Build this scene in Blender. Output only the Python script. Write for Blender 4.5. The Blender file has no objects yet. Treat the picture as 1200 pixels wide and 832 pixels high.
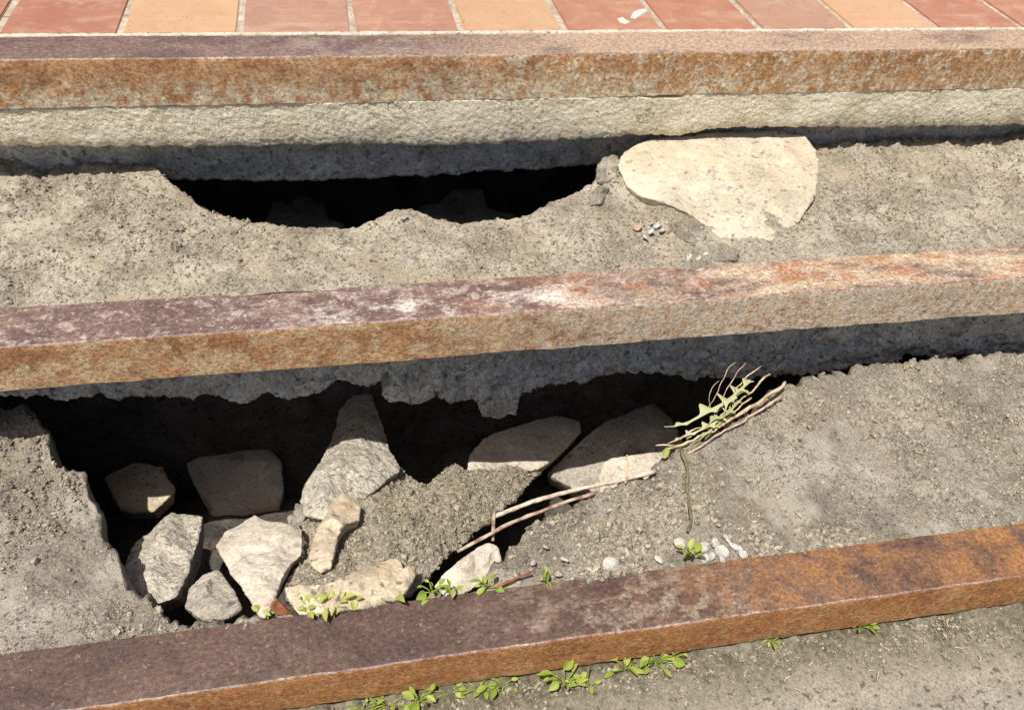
import bpy, bmesh, math, random
import numpy as np
from mathutils import Matrix, Vector
from mathutils.geometry import delaunay_2d_cdt

random.seed(7)
rng = np.random.default_rng(11)
scene = bpy.context.scene
COL = scene.collection

# ------------------------------------------------------------------ camera
FPX = 1000.0                                   # focal length in photograph pixels (1200 wide)
CM = np.array([[0.9803941, 0.07552263, -0.18199928],
               [-0.1840649, 0.68070717, -0.7090542],
               [0.07033858, 0.72865223, 0.68126236]])
CC = np.array([0.0, -0.42614, 0.83317])
cam_data = bpy.data.cameras.new("camera")
cam_data.sensor_width = 36.0
cam_data.lens = 36.0 * FPX / 1200.0
cam_data.clip_start = 0.01
cam_data.clip_end = 500.0
cam = bpy.data.objects.new("camera", cam_data)
COL.objects.link(cam)
cam.matrix_world = Matrix.Translation(Vector(CC)) @ Matrix(CM.tolist()).to_4x4()
scene.camera = cam

# ------------------------------------------------------------------ light
SUN = Vector((-0.30, -0.27, 1.0)).normalized()  # direction towards the sun
world = bpy.data.worlds.new("World")
scene.world = world
world.use_nodes = True
wn = world.node_tree
bg = wn.nodes["Background"]
sky = wn.nodes.new("ShaderNodeTexSky")
sky.sky_type = 'NISHITA'
sky.sun_disc = False
sky.sun_elevation = math.asin(SUN.z)
sky.sun_rotation = math.atan2(SUN.x, SUN.y)
wn.links.new(sky.outputs[0], bg.inputs[0])
sky.air_density = 0.7
sky.dust_density = 3.0
sky.ozone_density = 0.4
bg.inputs[1].default_value = 0.08
sl = bpy.data.lights.new("sun", 'SUN')
sl.energy = 5.0
sl.angle = math.radians(0.5)
sl.color = (1.0, 0.95, 0.86)
so = bpy.data.objects.new("sun", sl)
COL.objects.link(so)
so.rotation_euler = SUN.to_track_quat('Z', 'Y').to_euler()
scene.view_settings.view_transform = 'Standard'
scene.view_settings.look = 'None'
scene.view_settings.exposure = 0.22
scene.view_settings.gamma = 1.0
scene.view_settings.use_curve_mapping = False

# ------------------------------------------------------------------ stair measures (metres)
R, H = 0.33839, 0.16978                         # going and rise
FL = 0.065                                      # steel flange
X0, X1 = -1.25, 2.0                             # width of the flight that is built


def ray(px, py):
    return CM @ np.array([(px - 600) / FPX, -(py - 416) / FPX, -1.0])


def atz(px, py, z):
    d = ray(px, py)
    return CC + d * (z - CC[2]) / d[2]


def aty(px, py, y):
    d = ray(px, py)
    return CC + d * (y - CC[1]) / d[1]


def surf(px, py, f):                            # point where the sight line meets height field f(x, y)
    lo, hi = 0.3, 3.0
    d = ray(px, py)
    for _ in range(50):
        m = 0.5 * (lo + hi)
        p = CC + d * m
        if p[2] > f(p[0], p[1]):
            lo = m
        else:
            hi = m
    return CC + d * hi


# ------------------------------------------------------------------ noise
def _hash(ix, iy, iz):
    h = (ix * 374761393 + iy * 668265263 + iz * 2147483647) & 0xFFFFFFFF
    h = ((h ^ (h >> 13)) * 1274126177) & 0xFFFFFFFF
    h = ((h ^ (h >> 16)) * 2246822519) & 0xFFFFFFFF
    return ((h ^ (h >> 15)) & 0xFFFF) / 32767.5 - 1.0


def vnoise(p):
    p = np.asarray(p, float)
    i = np.floor(p).astype(np.int64)
    f = p - i
    u = f * f * (3 - 2 * f)
    out = 0
    for dx in (0, 1):
        wx = u[:, 0] if dx else 1 - u[:, 0]
        for dy in (0, 1):
            wy = u[:, 1] if dy else 1 - u[:, 1]
            for dz in (0, 1):
                wz = u[:, 2] if dz else 1 - u[:, 2]
                out = out + wx * wy * wz * _hash(i[:, 0] + dx + 5000, i[:, 1] + dy + 5000, i[:, 2] + dz + 5000)
    return out


def fbm(p, scale, octs=3, seed=0.0, gain=0.5):
    p = np.asarray(p, float) * scale + seed * 17.31
    a, t = 1.0, 0
    for _ in range(octs):
        t = t + a * vnoise(p)
        p = p * 2.03 + 3.7
        a *= gain
    return t


def n1(x, scale, octs=3, seed=0.0):
    x = np.atleast_1d(np.asarray(x, float))
    return fbm(np.stack([x, x * 0 + 0.37, x * 0 + 0.71], 1), scale, octs, seed)


# ------------------------------------------------------------------ materials
def lin(r, g, b):
    f = lambda c: ((c / 255 + 0.055) / 1.055) ** 2.4 if c > 10 else c / 255 / 12.92
    return (f(r), f(g), f(b), 1)


class NT:
    def __init__(s, name):
        s.m = bpy.data.materials.new(name)
        s.m.use_nodes = True
        s.t = s.m.node_tree
        s.b = s.t.nodes["Principled BSDF"]
        g = s.t.nodes.new("ShaderNodeNewGeometry")
        s.pos = g.outputs["Position"]

    def n(s, typ, **kw):
        x = s.t.nodes.new(typ)
        for k, v in kw.items():
            setattr(x, k, v)
        return x

    def link(s, a, b):
        s.t.links.new(a, b)

    def noise(s, scale, detail=4, rough=0.6, dist=0.0, stretch=None, off=0.0):
        x = s.n("ShaderNodeTexNoise")
        x.inputs["Scale"].default_value = scale
        x.inputs["Detail"].default_value = detail
        x.inputs["Roughness"].default_value = rough
        x.inputs["Distortion"].default_value = dist
        mp = s.n("ShaderNodeMapping")
        mp.inputs["Location"].default_value = (off, off * 0.7, off * 1.3)
        if stretch:
            mp.inputs["Scale"].default_value = stretch
        s.link(s.pos, mp.inputs[0])
        s.link(mp.outputs[0], x.inputs["Vector"])
        return x.outputs[0]

    def voro(s, scale, feature='F1', out="Distance"):
        x = s.n("ShaderNodeTexVoronoi", feature=feature)
        x.inputs["Scale"].default_value = scale
        s.link(s.pos, x.inputs["Vector"])
        return x.outputs[out]

    def ramp(s, fac, stops):
        x = s.n("ShaderNodeValToRGB")
        e = x.color_ramp.elements
        while len(e) > 1:
            e.remove(e[-1])
        e[0].position = stops[0][0]
        e[0].color = stops[0][1]
        for p, c in stops[1:]:
            k = e.new(p)
            k.color = c
        s.link(fac, x.inputs[0])
        return x.outputs[0]

    def mask(s, fac, a, b):
        x = s.n("ShaderNodeMapRange")
        x.inputs[1].default_value = a
        x.inputs[2].default_value = b
        s.link(fac, x.inputs[0])
        return x.outputs[0]

    def mul(s, a, b, op='MULTIPLY'):
        x = s.n("ShaderNodeMath", operation=op)
        for k, v in ((0, a), (1, b)):
            if isinstance(v, (int, float)):
                x.inputs[k].default_value = v
            else:
                s.link(v, x.inputs[k])
        return x.outputs[0]

    def mix(s, fac, a, b, mode='MIX'):
        x = s.n("ShaderNodeMix", data_type='RGBA', blend_type=mode)
        for k, v in ((0, fac), (6, a), (7, b)):
            if isinstance(v, (int, float)):
                x.inputs[k].default_value = v
            elif isinstance(v, tuple):
                x.inputs[k].default_value = v
            else:
                s.link(v, x.inputs[k])
        return x.outputs[2]

    def dist(s, p, r0, r1, sc=(1, 1, 1)):        # 1 inside r0, 0 beyond r1
        a = s.n("ShaderNodeVectorMath", operation='SUBTRACT')
        s.link(s.pos, a.inputs[0])
        a.inputs[1].default_value = p
        b = s.n("ShaderNodeVectorMath", operation='MULTIPLY')
        s.link(a.outputs[0], b.inputs[0])
        b.inputs[1].default_value = sc
        c = s.n("ShaderNodeVectorMath", operation='LENGTH')
        s.link(b.outputs[0], c.inputs[0])
        return s.mask(c.outputs["Value"], r1, r0)

    def axis(s, k, a, b):
        x = s.n("ShaderNodeSeparateXYZ")
        s.link(s.pos, x.inputs[0])
        return s.mask(x.outputs[k], a, b)

    def done(s, col, rough=0.9, bumps=(), spec=0.3):
        if isinstance(col, tuple):
            s.b.inputs["Base Color"].default_value = col
        else:
            s.link(col, s.b.inputs["Base Color"])
        if isinstance(rough, (int, float)):
            s.b.inputs["Roughness"].default_value = rough
        else:
            s.link(rough, s.b.inputs["Roughness"])
        s.b.inputs["Specular IOR Level"].default_value = spec
        prev = None
        for h, strength, d in bumps:
            x = s.n("ShaderNodeBump")
            x.inputs["Strength"].default_value = strength
            x.inputs["Distance"].default_value = d
            s.link(h, x.inputs["Height"])
            if prev:
                s.link(prev, x.inputs["Normal"])
            prev = x.outputs[0]
        if prev:
            s.link(prev, s.b.inputs["Normal"])
        return s.m


def stone_mat(name, dark, mid, light, big=14, fine=260, speck=0.35, bump=0.5, off=0.0, stain=None, pit=0.75, coarse=1.0, dirt=None, crack=0.0):
    t = NT(name)
    c = t.ramp(t.noise(big, 6, 0.65, 0.3, off=off), [(0.3, dark), (0.5, mid), (0.7, light)])
    g = t.noise(fine, 3, 0.7, off=off)
    c = t.mix(speck, c, t.ramp(g, [(0.34, (0.18, 0.17, 0.15, 1)), (0.50, (0.92, 0.92, 0.92, 1)), (0.68, (1.55, 1.52, 1.45, 1))]), 'MULTIPLY')
    pits = t.noise(fine * 0.45, 2, 0.5, off=off + 4)
    c = t.mix(t.mul(t.mask(pits, 0.60, 0.68), pit), c, (mid[0] * 0.25, mid[1] * 0.24, mid[2] * 0.22, 1))
    if stain:
        c = t.mix(t.mul(t.mask(t.noise(big * 0.6, 5, 0.7, off=off + 9), 0.52, 0.66), 0.65), c, stain)
    if crack:
        vx = t.n("ShaderNodeTexVoronoi", feature='DISTANCE_TO_EDGE')
        vx.inputs["Scale"].default_value = 9.0
        nv_ = t.n("ShaderNodeTexNoise")
        nv_.inputs["Scale"].default_value = 22.0
        nv_.inputs["Detail"].default_value = 6
        t.link(t.pos, nv_.inputs["Vector"])
        va = t.n("ShaderNodeVectorMath", operation='MULTIPLY_ADD')
        t.link(nv_.outputs["Color"], va.inputs[0])
        va.inputs[1].default_value = (0.14, 0.14, 0.14)
        t.link(t.pos, va.inputs[2])
        t.link(va.outputs[0], vx.inputs["Vector"])
        ck = t.mul(t.mask(vx.outputs["Distance"], 0.02, 0.004), t.mask(t.noise(7, 3, off=6), 0.5, 0.58))
        c = t.mix(t.mul(ck, crack), c, (0.05, 0.042, 0.03, 1))
        cr = t.mul(t.mask(t.noise(11, 5, 0.6, off=13), 0.54, 0.62), 0.55)
        c = t.mix(cr, c, (light[0] * 1.05, light[1] * 1.05, light[2] * 1.05, 1))
    if dirt:
        e = t.mul(t.axis(1, -0.075, -0.02), t.mask(t.noise(26, 6, 0.7, off=2), 0.30, 0.52))
        c = t.mix(t.mul(e, 0.9), c, t.ramp(t.noise(150, 4, 0.7), [(0.35, (0.05, 0.045, 0.03, 1)), (0.55, (0.13, 0.115, 0.075, 1)), (0.7, (0.24, 0.21, 0.16, 1))]))
    return t.done(c, 0.93, [(t.noise(fine * 0.3, 5, 0.7, off=off), bump * coarse, 0.006), (g, bump, 0.003)], 0.15)


M = {}
M['mortar'] = stone_mat('crumbling_mortar', (0.20, 0.17, 0.13, 1), (0.335, 0.295, 0.235, 1), (0.46, 0.415, 0.335, 1), 16, 330, 0.6, 0.7, stain=(0.38, 0.31, 0.22, 1), crack=0.7)
M['band'] = stone_mat('cream_mortar', (0.58, 0.52, 0.40, 1), (0.76, 0.69, 0.53, 1), (0.84, 0.78, 0.63, 1), 14, 420, 0.5, 0.5, 2, stain=(0.60, 0.52, 0.38, 1), pit=0.6, coarse=0.35, crack=0.6)
M['concrete'] = stone_mat('grey_concrete', (0.34, 0.325, 0.29, 1), (0.54, 0.52, 0.47, 1), (0.68, 0.66, 0.61, 1), 30, 210, 0.5, 0.9, 5)
M['soil'] = stone_mat('mortar_soil', (0.16, 0.14, 0.115, 1), (0.285, 0.255, 0.21, 1), (0.40, 0.365, 0.31, 1), 12, 380, 0.6, 0.7, 8, stain=(0.24, 0.20, 0.15, 1), crack=0.5)
M['lump'] = stone_mat('rubble_mortar', (0.19, 0.165, 0.125, 1), (0.33, 0.295, 0.23, 1), (0.45, 0.41, 0.33, 1), 20, 300, 0.6, 0.9, 12, stain=(0.36, 0.29, 0.19, 1))
M['cream_stone'] = stone_mat('cream_limestone', (0.38, 0.325, 0.25, 1), (0.50, 0.44, 0.345, 1), (0.58, 0.52, 0.42, 1), 12, 220, 0.3, 0.5, 15, stain=(0.48, 0.385, 0.27, 1), pit=0.6, crack=0.35)
M['pale_stone'] = stone_mat('pale_stone', (0.40, 0.345, 0.285, 1), (0.55, 0.49, 0.41, 1), (0.65, 0.59, 0.51, 1), 16, 230, 0.3, 0.5, 18, stain=(0.52, 0.40, 0.30, 1), pit=0.4)
M['tan_stone'] = stone_mat('tan_stone', (0.33, 0.26, 0.185, 1), (0.50, 0.42, 0.31, 1), (0.61, 0.53, 0.41, 1), 18, 230, 0.3, 0.5, 21, stain=(0.45, 0.31, 0.18, 1))
M['grey_stone'] = stone_mat('grey_brown_stone', (0.26, 0.23, 0.19, 1), (0.40, 0.36, 0.305, 1), (0.52, 0.475, 0.41, 1), 15, 240, 0.4, 0.7, 24)
M['cone_stone'] = stone_mat('pale_grey_stone', (0.34, 0.305, 0.25, 1), (0.48, 0.44, 0.37, 1), (0.60, 0.555, 0.48, 1), 20, 240, 0.5, 0.9, 44)
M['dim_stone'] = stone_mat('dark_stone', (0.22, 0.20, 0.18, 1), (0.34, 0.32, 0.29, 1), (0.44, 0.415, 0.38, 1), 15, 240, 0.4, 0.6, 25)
M['pavement'] = stone_mat('pavement_concrete', (0.19, 0.165, 0.13, 1), (0.265, 0.235, 0.19, 1), (0.33, 0.295, 0.245, 1), 9, 300, 0.45, 0.4, 27)
M['pavement_foot'] = stone_mat('pavement_concrete_dirty', (0.19, 0.165, 0.13, 1), (0.265, 0.235, 0.19, 1), (0.33, 0.295, 0.245, 1), 9, 300, 0.45, 0.4, 27, dirt=True)
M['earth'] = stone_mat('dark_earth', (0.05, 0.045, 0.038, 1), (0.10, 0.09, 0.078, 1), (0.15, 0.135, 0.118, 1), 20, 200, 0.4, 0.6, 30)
M['grout'] = stone_mat('pale_grout', (0.30, 0.24, 0.185, 1), (0.42, 0.36, 0.285, 1), (0.56, 0.50, 0.42, 1), 40, 300, 0.3, 0.4, 33)
M['grout_pale'] = stone_mat('pale_grout_strip', (0.40, 0.34, 0.27, 1), (0.54, 0.48, 0.39, 1), (0.64, 0.58, 0.49, 1), 40, 300, 0.3, 0.4, 34)
M['white_grit'] = stone_mat('pale_pebble', (0.34, 0.32, 0.29, 1), (0.47, 0.45, 0.41, 1), (0.60, 0.58, 0.54, 1), 70, 400, 0.3, 0.2, 36)
M['grit'] = stone_mat('grit', (0.10, 0.085, 0.065, 1), (0.30, 0.26, 0.20, 1), (0.52, 0.47, 0.39, 1), 150, 500, 0.3, 0.2, 39)


def tile_mat():
    t = NT('terracotta_tile')
    oi = t.n("ShaderNodeObjectInfo")
    c = t.mix(t.mul(t.mask(t.noise(16, 6, 0.65), 0.35, 0.7), 0.5), oi.outputs["Color"], (0.43, 0.235, 0.155, 1))
    c = t.mix(t.mul(t.mask(t.noise(30, 5, 0.6, stretch=(0.25, 1.6, 1), off=3), 0.55, 0.75), 0.35), c, (0.58, 0.40, 0.28, 1))
    c = t.mix(t.mul(t.mask(t.noise(9, 6, 0.7, off=7), 0.52, 0.7), 0.25), c, (0.34, 0.19, 0.13, 1))
    c = t.mix(t.mul(t.mask(t.noise(240, 2, 0.5), 0.66, 0.72), 0.6), c, (0.17, 0.085, 0.05, 1))
    c = t.mix(t.mul(t.mask(t.noise(22, 8, 0.75, 0.6, off=17), 0.50, 0.68), 0.45), c, (0.50, 0.36, 0.27, 1))
    c = t.mix(t.mul(t.mask(t.noise(38, 8, 0.75, 0.8, off=23), 0.56, 0.66), 0.4), c, (0.22, 0.12, 0.08, 1))
    return t.done(c, t.mask(t.noise(12, 4), -0.6, 1.4), [(t.noise(120, 4, 0.6), 0.15, 0.002), (t.noise(14, 3), 0.15, 0.01)], 0.35)


M['tile'] = tile_mat()


def steel(name, base, layers, bump=0.4, rough=0.72):
    """base: ramp stops; layers: (colour, scale, lo, hi, amount, region or None, stretch)"""
    t = NT(name)
    c = t.ramp(t.noise(15, 10, 0.75, 0.5, stretch=(0.7, 1, 1)), base)
    for k, (col, sc, lo, hi, amt, reg, st) in enumerate(layers):
        m = t.mask(t.noise(sc, 5, 0.68, 0.2, stretch=st, off=k * 3.1), lo, hi)
        if reg:
            m = t.mul(m, reg(t))
        c = t.mix(t.mul(m, amt), c, col)
    c = t.mix(0.75, c, t.ramp(t.noise(230, 4, 0.75, 0.2, stretch=(0.8, 1, 1)), [(0.36, (0.45, 0.42, 0.42, 1)), (0.5, (0.95, 0.95, 0.95, 1)), (0.66, (1.6, 1.55, 1.5, 1))]), 'MULTIPLY')
    c = t.mix(t.mul(t.mask(t.noise(340, 2, 0.6, off=5), 0.56, 0.66), 0.6), c, (0.10, 0.055, 0.035, 1))
    c = t.mix(t.mul(t.mask(t.noise(420, 2, 0.6), 0.66, 0.74), 0.3), c, (0.55, 0.47, 0.40, 1))
    return t.done(c, rough, [(t.noise(55, 6, 0.7), bump, 0.004), (t.noise(300, 3, 0.7), bump, 0.0012)], 0.35)


def xr(a, b):
    return lambda t: t.axis(0, a, b)


def zr(a, b):
    return lambda t: t.axis(2, a, b)


def yr(a, b):
    return lambda t: t.axis(1, a, b)


def spot(p, r0, r1, sc=(1, 1, 1)):
    return lambda t: t.dist(p, r0, r1, sc)


PURP = [(0.28, (0.075, 0.044, 0.042, 1)), (0.48, (0.135, 0.085, 0.076, 1)), (0.68, (0.225, 0.15, 0.122, 1))]
DPURP = [(0.28, (0.045, 0.026, 0.022, 1)), (0.48, (0.080, 0.047, 0.038, 1)), (0.7, (0.15, 0.095, 0.072, 1))]
ORNG = [(0.30, (0.17, 0.075, 0.035, 1)), (0.42, (0.34, 0.165, 0.075, 1)), (0.54, (0.49, 0.28, 0.14, 1)), (0.68, (0.62, 0.45, 0.28, 1))]
FLK = (0.60, 0.52, 0.45, 1)
M['top1'] = steel('worn_steel_top_purple', PURP, [
    ((0.30, 0.25, 0.22, 1), 30, 0.45, 0.6, 0.6, spot((0.02, 0.71, 2 * H), 0.05, 0.2), None),
    ((0.44, 0.32, 0.23, 1), 14, 0.30, 0.50, 0.8, xr(0.02, 0.35), (0.5, 1, 1)),
    (FLK, 130, 0.60, 0.70, 0.4, None, (1, 1, 1)),
    ((0.46, 0.33, 0.22, 1), 40, 0.5, 0.7, 0.6, xr(0.2, 0.6), (0.5, 1, 1))])
M['front1'] = steel('rusty_steel_front_flaking', ORNG, [
    ((0.62, 0.57, 0.43, 1), 60, 0.40, 0.60, 0.95, zr(0.325, 0.285), None),
    ((0.64, 0.58, 0.45, 1), 75, 0.50, 0.60, 0.9, xr(-0.1, 0.35), None),
    ((0.40, 0.22, 0.08, 1), 70, 0.46, 0.6, 0.8, xr(0.3, 0.5), None),
    ((0.22, 0.09, 0.035, 1), 170, 0.58, 0.68, 0.7, None, None)], 0.22, 0.9)
M['top2'] = steel('worn_steel_top_scuffed', PURP, [
    ((0.66, 0.60, 0.54, 1), 42, 0.50, 0.64, 0.85, lambda t: t.mul(t.dist((0.12, 0.37, H), 0.05, 0.30), yr(0.415, 0.36)(t)), (0.6, 1, 1)),
    ((0.54, 0.44, 0.30, 1), 26, 0.40, 0.58, 0.8, xr(0.22, 0.50), (0.35, 1.2, 1)),
    ((0.34, 0.145, 0.07, 1), 34, 0.47, 0.62, 0.85, xr(0.05, 0.40), (0.4, 1, 1)),
    ((0.70, 0.62, 0.54, 1), 20, 0.5, 0.66, 0.9, spot((0.24, 0.36, H), 0.02, 0.10), (0.4, 1, 1)),
    ((0.46, 0.37, 0.33, 1), 70, 0.52, 0.64, 0.6, None, (0.8, 1, 1)),
    (FLK, 150, 0.58, 0.68, 0.5, None, None)], 0.5)
M['front2'] = steel('rusty_steel_front_pitted', ORNG, [
    ((0.60, 0.46, 0.29, 1), 30, 0.46, 0.60, 0.8, None, None),
    ((0.60, 0.52, 0.42, 1), 80, 0.34, 0.52, 0.9, xr(0.06, 0.36), None),
    ((0.26, 0.10, 0.035, 1), 120, 0.60, 0.70, 0.7, None, None)], 0.4, 0.92)
M['top3'] = steel('worn_steel_top_dark', DPURP, [
    ((0.19, 0.095, 0.05, 1), 18, 0.46, 0.66, 0.7, xr(0.02, 0.40), None),
    ((0.34, 0.275, 0.215, 1), 60, 0.46, 0.62, 0.75, spot((0.30, 0.015, 0), 0.03, 0.14, (0.6, 1.4, 1)), (0.7, 1, 1)),
    ((0.32, 0.15, 0.055, 1), 16, 0.40, 0.6, 0.8, xr(0.32, 0.44), None),
    ((0.36, 0.28, 0.23, 1), 150, 0.60, 0.70, 0.5, None, None)], 0.4, 0.6)
M['front3'] = steel('rusty_steel_front_orange', [(0.30, (0.14, 0.05, 0.02, 1)), (0.44, (0.32, 0.13, 0.045, 1)), (0.56, (0.45, 0.21, 0.075, 1)), (0.70, (0.54, 0.32, 0.14, 1))], [
    ((0.36, 0.15, 0.05, 1), 20, 0.45, 0.65, 0.6, None, (0.5, 1, 1)),
    ((0.50, 0.33, 0.17, 1), 90, 0.50, 0.64, 0.6, None, None),
    ((0.30, 0.24, 0.13, 1), 40, 0.45, 0.62, 0.7, zr(-0.045, -0.066), None)], 0.12, 0.85)


M['arris'] = steel('scuffed_steel_edge', [(0.3, (0.14, 0.085, 0.075, 1)), (0.5, (0.30, 0.22, 0.20, 1)), (0.7, (0.48, 0.39, 0.35, 1))], [((0.20, 0.09, 0.045, 1), 30, 0.5, 0.62, 0.8, None, None)], 0.4, 0.55)


def simple(name, a, b, scale=40, rough=0.8, bump=0.3):
    t = NT(name)
    return t.done(t.ramp(t.noise(scale, 5, 0.65), [(0.35, a), (0.65, b)]), rough, [(t.noise(scale * 4, 4), bump, 0.002)])


M['rod'] = simple('rusty_rod', (0.20, 0.11, 0.06, 1), (0.52, 0.43, 0.34, 1), 90)
M['rod_pale'] = simple('pale_corroded_rod', (0.36, 0.26, 0.19, 1), (0.66, 0.58, 0.48, 1), 110)
M['shard'] = simple('rust_shard', (0.16, 0.06, 0.03, 1), (0.34, 0.13, 0.06, 1), 70)
M['root'] = simple('dry_stem', (0.33, 0.24, 0.13, 1), (0.62, 0.52, 0.34, 1), 90)
M['root_pink'] = simple('dry_stem_pinkish', (0.36, 0.22, 0.17, 1), (0.60, 0.46, 0.37, 1), 80)
M['dark_root'] = simple('dark_root', (0.09, 0.085, 0.04, 1), (0.20, 0.19, 0.10, 1), 120)
M['paint'] = simple('white_paint', (0.50, 0.46, 0.41, 1), (0.66, 0.63, 0.58, 1), 100, 0.7)


def leaf_mat(name, a, b):
    t = NT(name)
    oi = t.n("ShaderNodeObjectInfo")
    c = t.mix(oi.outputs["Random"], a, b)
    c = t.mix(t.mul(t.mask(t.noise(160, 3), 0.4, 0.7), 0.4), c, b)
    m = t.done(c, 0.5, [(t.noise(220, 3), 0.3, 0.001)], 0.4)
    tr = t.n("ShaderNodeBsdfTranslucent")
    t.link(c, tr.inputs[0])
    mx = t.n("ShaderNodeMixShader")
    mx.inputs[0].default_value = 0.35
    t.link(t.b.outputs[0], mx.inputs[1])
    t.link(tr.outputs[0], mx.inputs[2])
    t.link(mx.outputs[0], t.t.nodes["Material Output"].inputs[0])
    return m


M['leaf'] = leaf_mat('seedling_leaf', (0.22, 0.31, 0.035, 1), (0.38, 0.46, 0.08, 1))
M['leaf_yellow'] = leaf_mat('yellow_seedling_leaf', (0.36, 0.42, 0.08, 1), (0.48, 0.50, 0.14, 1))
M['thistle'] = leaf_mat('thistle_leaf', (0.36, 0.42, 0.14, 1), (0.60, 0.60, 0.36, 1))


# ------------------------------------------------------------------ object helpers
def link(name, me, mats, parent=None, smooth=True):
    for m in (mats if isinstance(mats, (list, tuple)) else [mats]):
        me.materials.append(m)
    if smooth:
        me.polygons.foreach_set("use_smooth", [True] * len(me.polygons))
    o = bpy.data.objects.new(name, me)
    COL.objects.link(o)
    if parent:
        o.parent = parent
    return o


def tag(o, label, cat, group=None):
    o["label"] = label
    o["category"] = cat
    if group:
        o["group"] = group
    return o


def kind(o, k):
    o["kind"] = k
    return o


def grid_mesh(name, V, closed=False):
    """V: (n, m, 3) array of points -> quad grid"""
    n, m, _ = V.shape
    idx = np.arange(n * m).reshape(n, m)
    a, b, c, d = idx[:-1, :-1], idx[1:, :-1], idx[1:, 1:], idx[:-1, 1:]
    F = np.stack([a, b, c, d], -1).reshape(-1, 4)
    me = bpy.data.meshes.new(name)
    me.vertices.add(n * m)
    me.vertices.foreach_set("co", V.reshape(-1).astype(np.float32))
    me.loops.add(F.size)
    me.loops.foreach_set("vertex_index", F.reshape(-1).astype(np.int32))
    me.polygons.add(len(F))
    me.polygons.foreach_set("loop_start", np.arange(0, F.size, 4, dtype=np.int32))
    me.update(calc_edges=True)
    me.validate()
    return me


def tube_data(pts, rad, seg=7, seed=0, jitter=0.0):
    pts = [Vector(p) for p in pts]
    V, F = [], []
    n = len(pts)
    up = Vector((0.13, 0.31, 0.94))
    for i, p in enumerate(pts):
        d = (pts[min(i + 1, n - 1)] - pts[max(i - 1, 0)]).normalized()
        s = d.cross(up).normalized()
        u = s.cross(d)
        r = rad[i] if hasattr(rad, '__len__') else rad
        for k in range(seg):
            a = 2 * math.pi * k / seg
            rr = r * (1 + jitter * (random.random() - 0.5) * 2)
            V.append(p + s * math.cos(a) * rr + u * math.sin(a) * rr)
    for i in range(n - 1):
        for k in range(seg):
            F.append((i * seg + k, i * seg + (k + 1) % seg, (i + 1) * seg + (k + 1) % seg, (i + 1) * seg + k))
    F.append(tuple(range(seg))[::-1])
    F.append(tuple(range((n - 1) * seg, n * seg)))
    return V, F


def resample(pts, step):
    P = np.array(pts, float)
    d = np.r_[0, np.cumsum(np.linalg.norm(np.diff(P, axis=0), axis=1))]
    n = max(3, int(d[-1] / step))
    s = np.linspace(0, d[-1], n)
    Q = np.stack([np.interp(s, d, P[:, k]) for k in range(3)], 1)
    for _ in range(2):
        Q[1:-1] = 0.25 * Q[:-2] + 0.5 * Q[1:-1] + 0.25 * Q[2:]
    return Q


def tube(name, pts, rad, mat, parent=None, seg=7, jitter=0.12, wob=0.0015, taper=None):
    Q = resample(pts, 0.008)
    Q = Q + wob * np.stack([fbm(Q, 60, 2, 1), fbm(Q, 60, 2, 2), fbm(Q, 60, 2, 3)], 1)
    r = np.full(len(Q), rad)
    if taper:
        r = np.linspace(rad, rad * taper, len(Q))
    r = r * (1 + 0.2 * fbm(Q, 70, 3, 5) + 0.35 * np.clip(fbm(Q, 30, 2, 8) - 0.5, 0, 1))
    V, F = tube_data(Q, r, seg, jitter=jitter)
    me = bpy.data.meshes.new(name)
    me.from_pydata([tuple(v) for v in V], [], F)
    return link(name, me, mat, parent)


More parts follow.
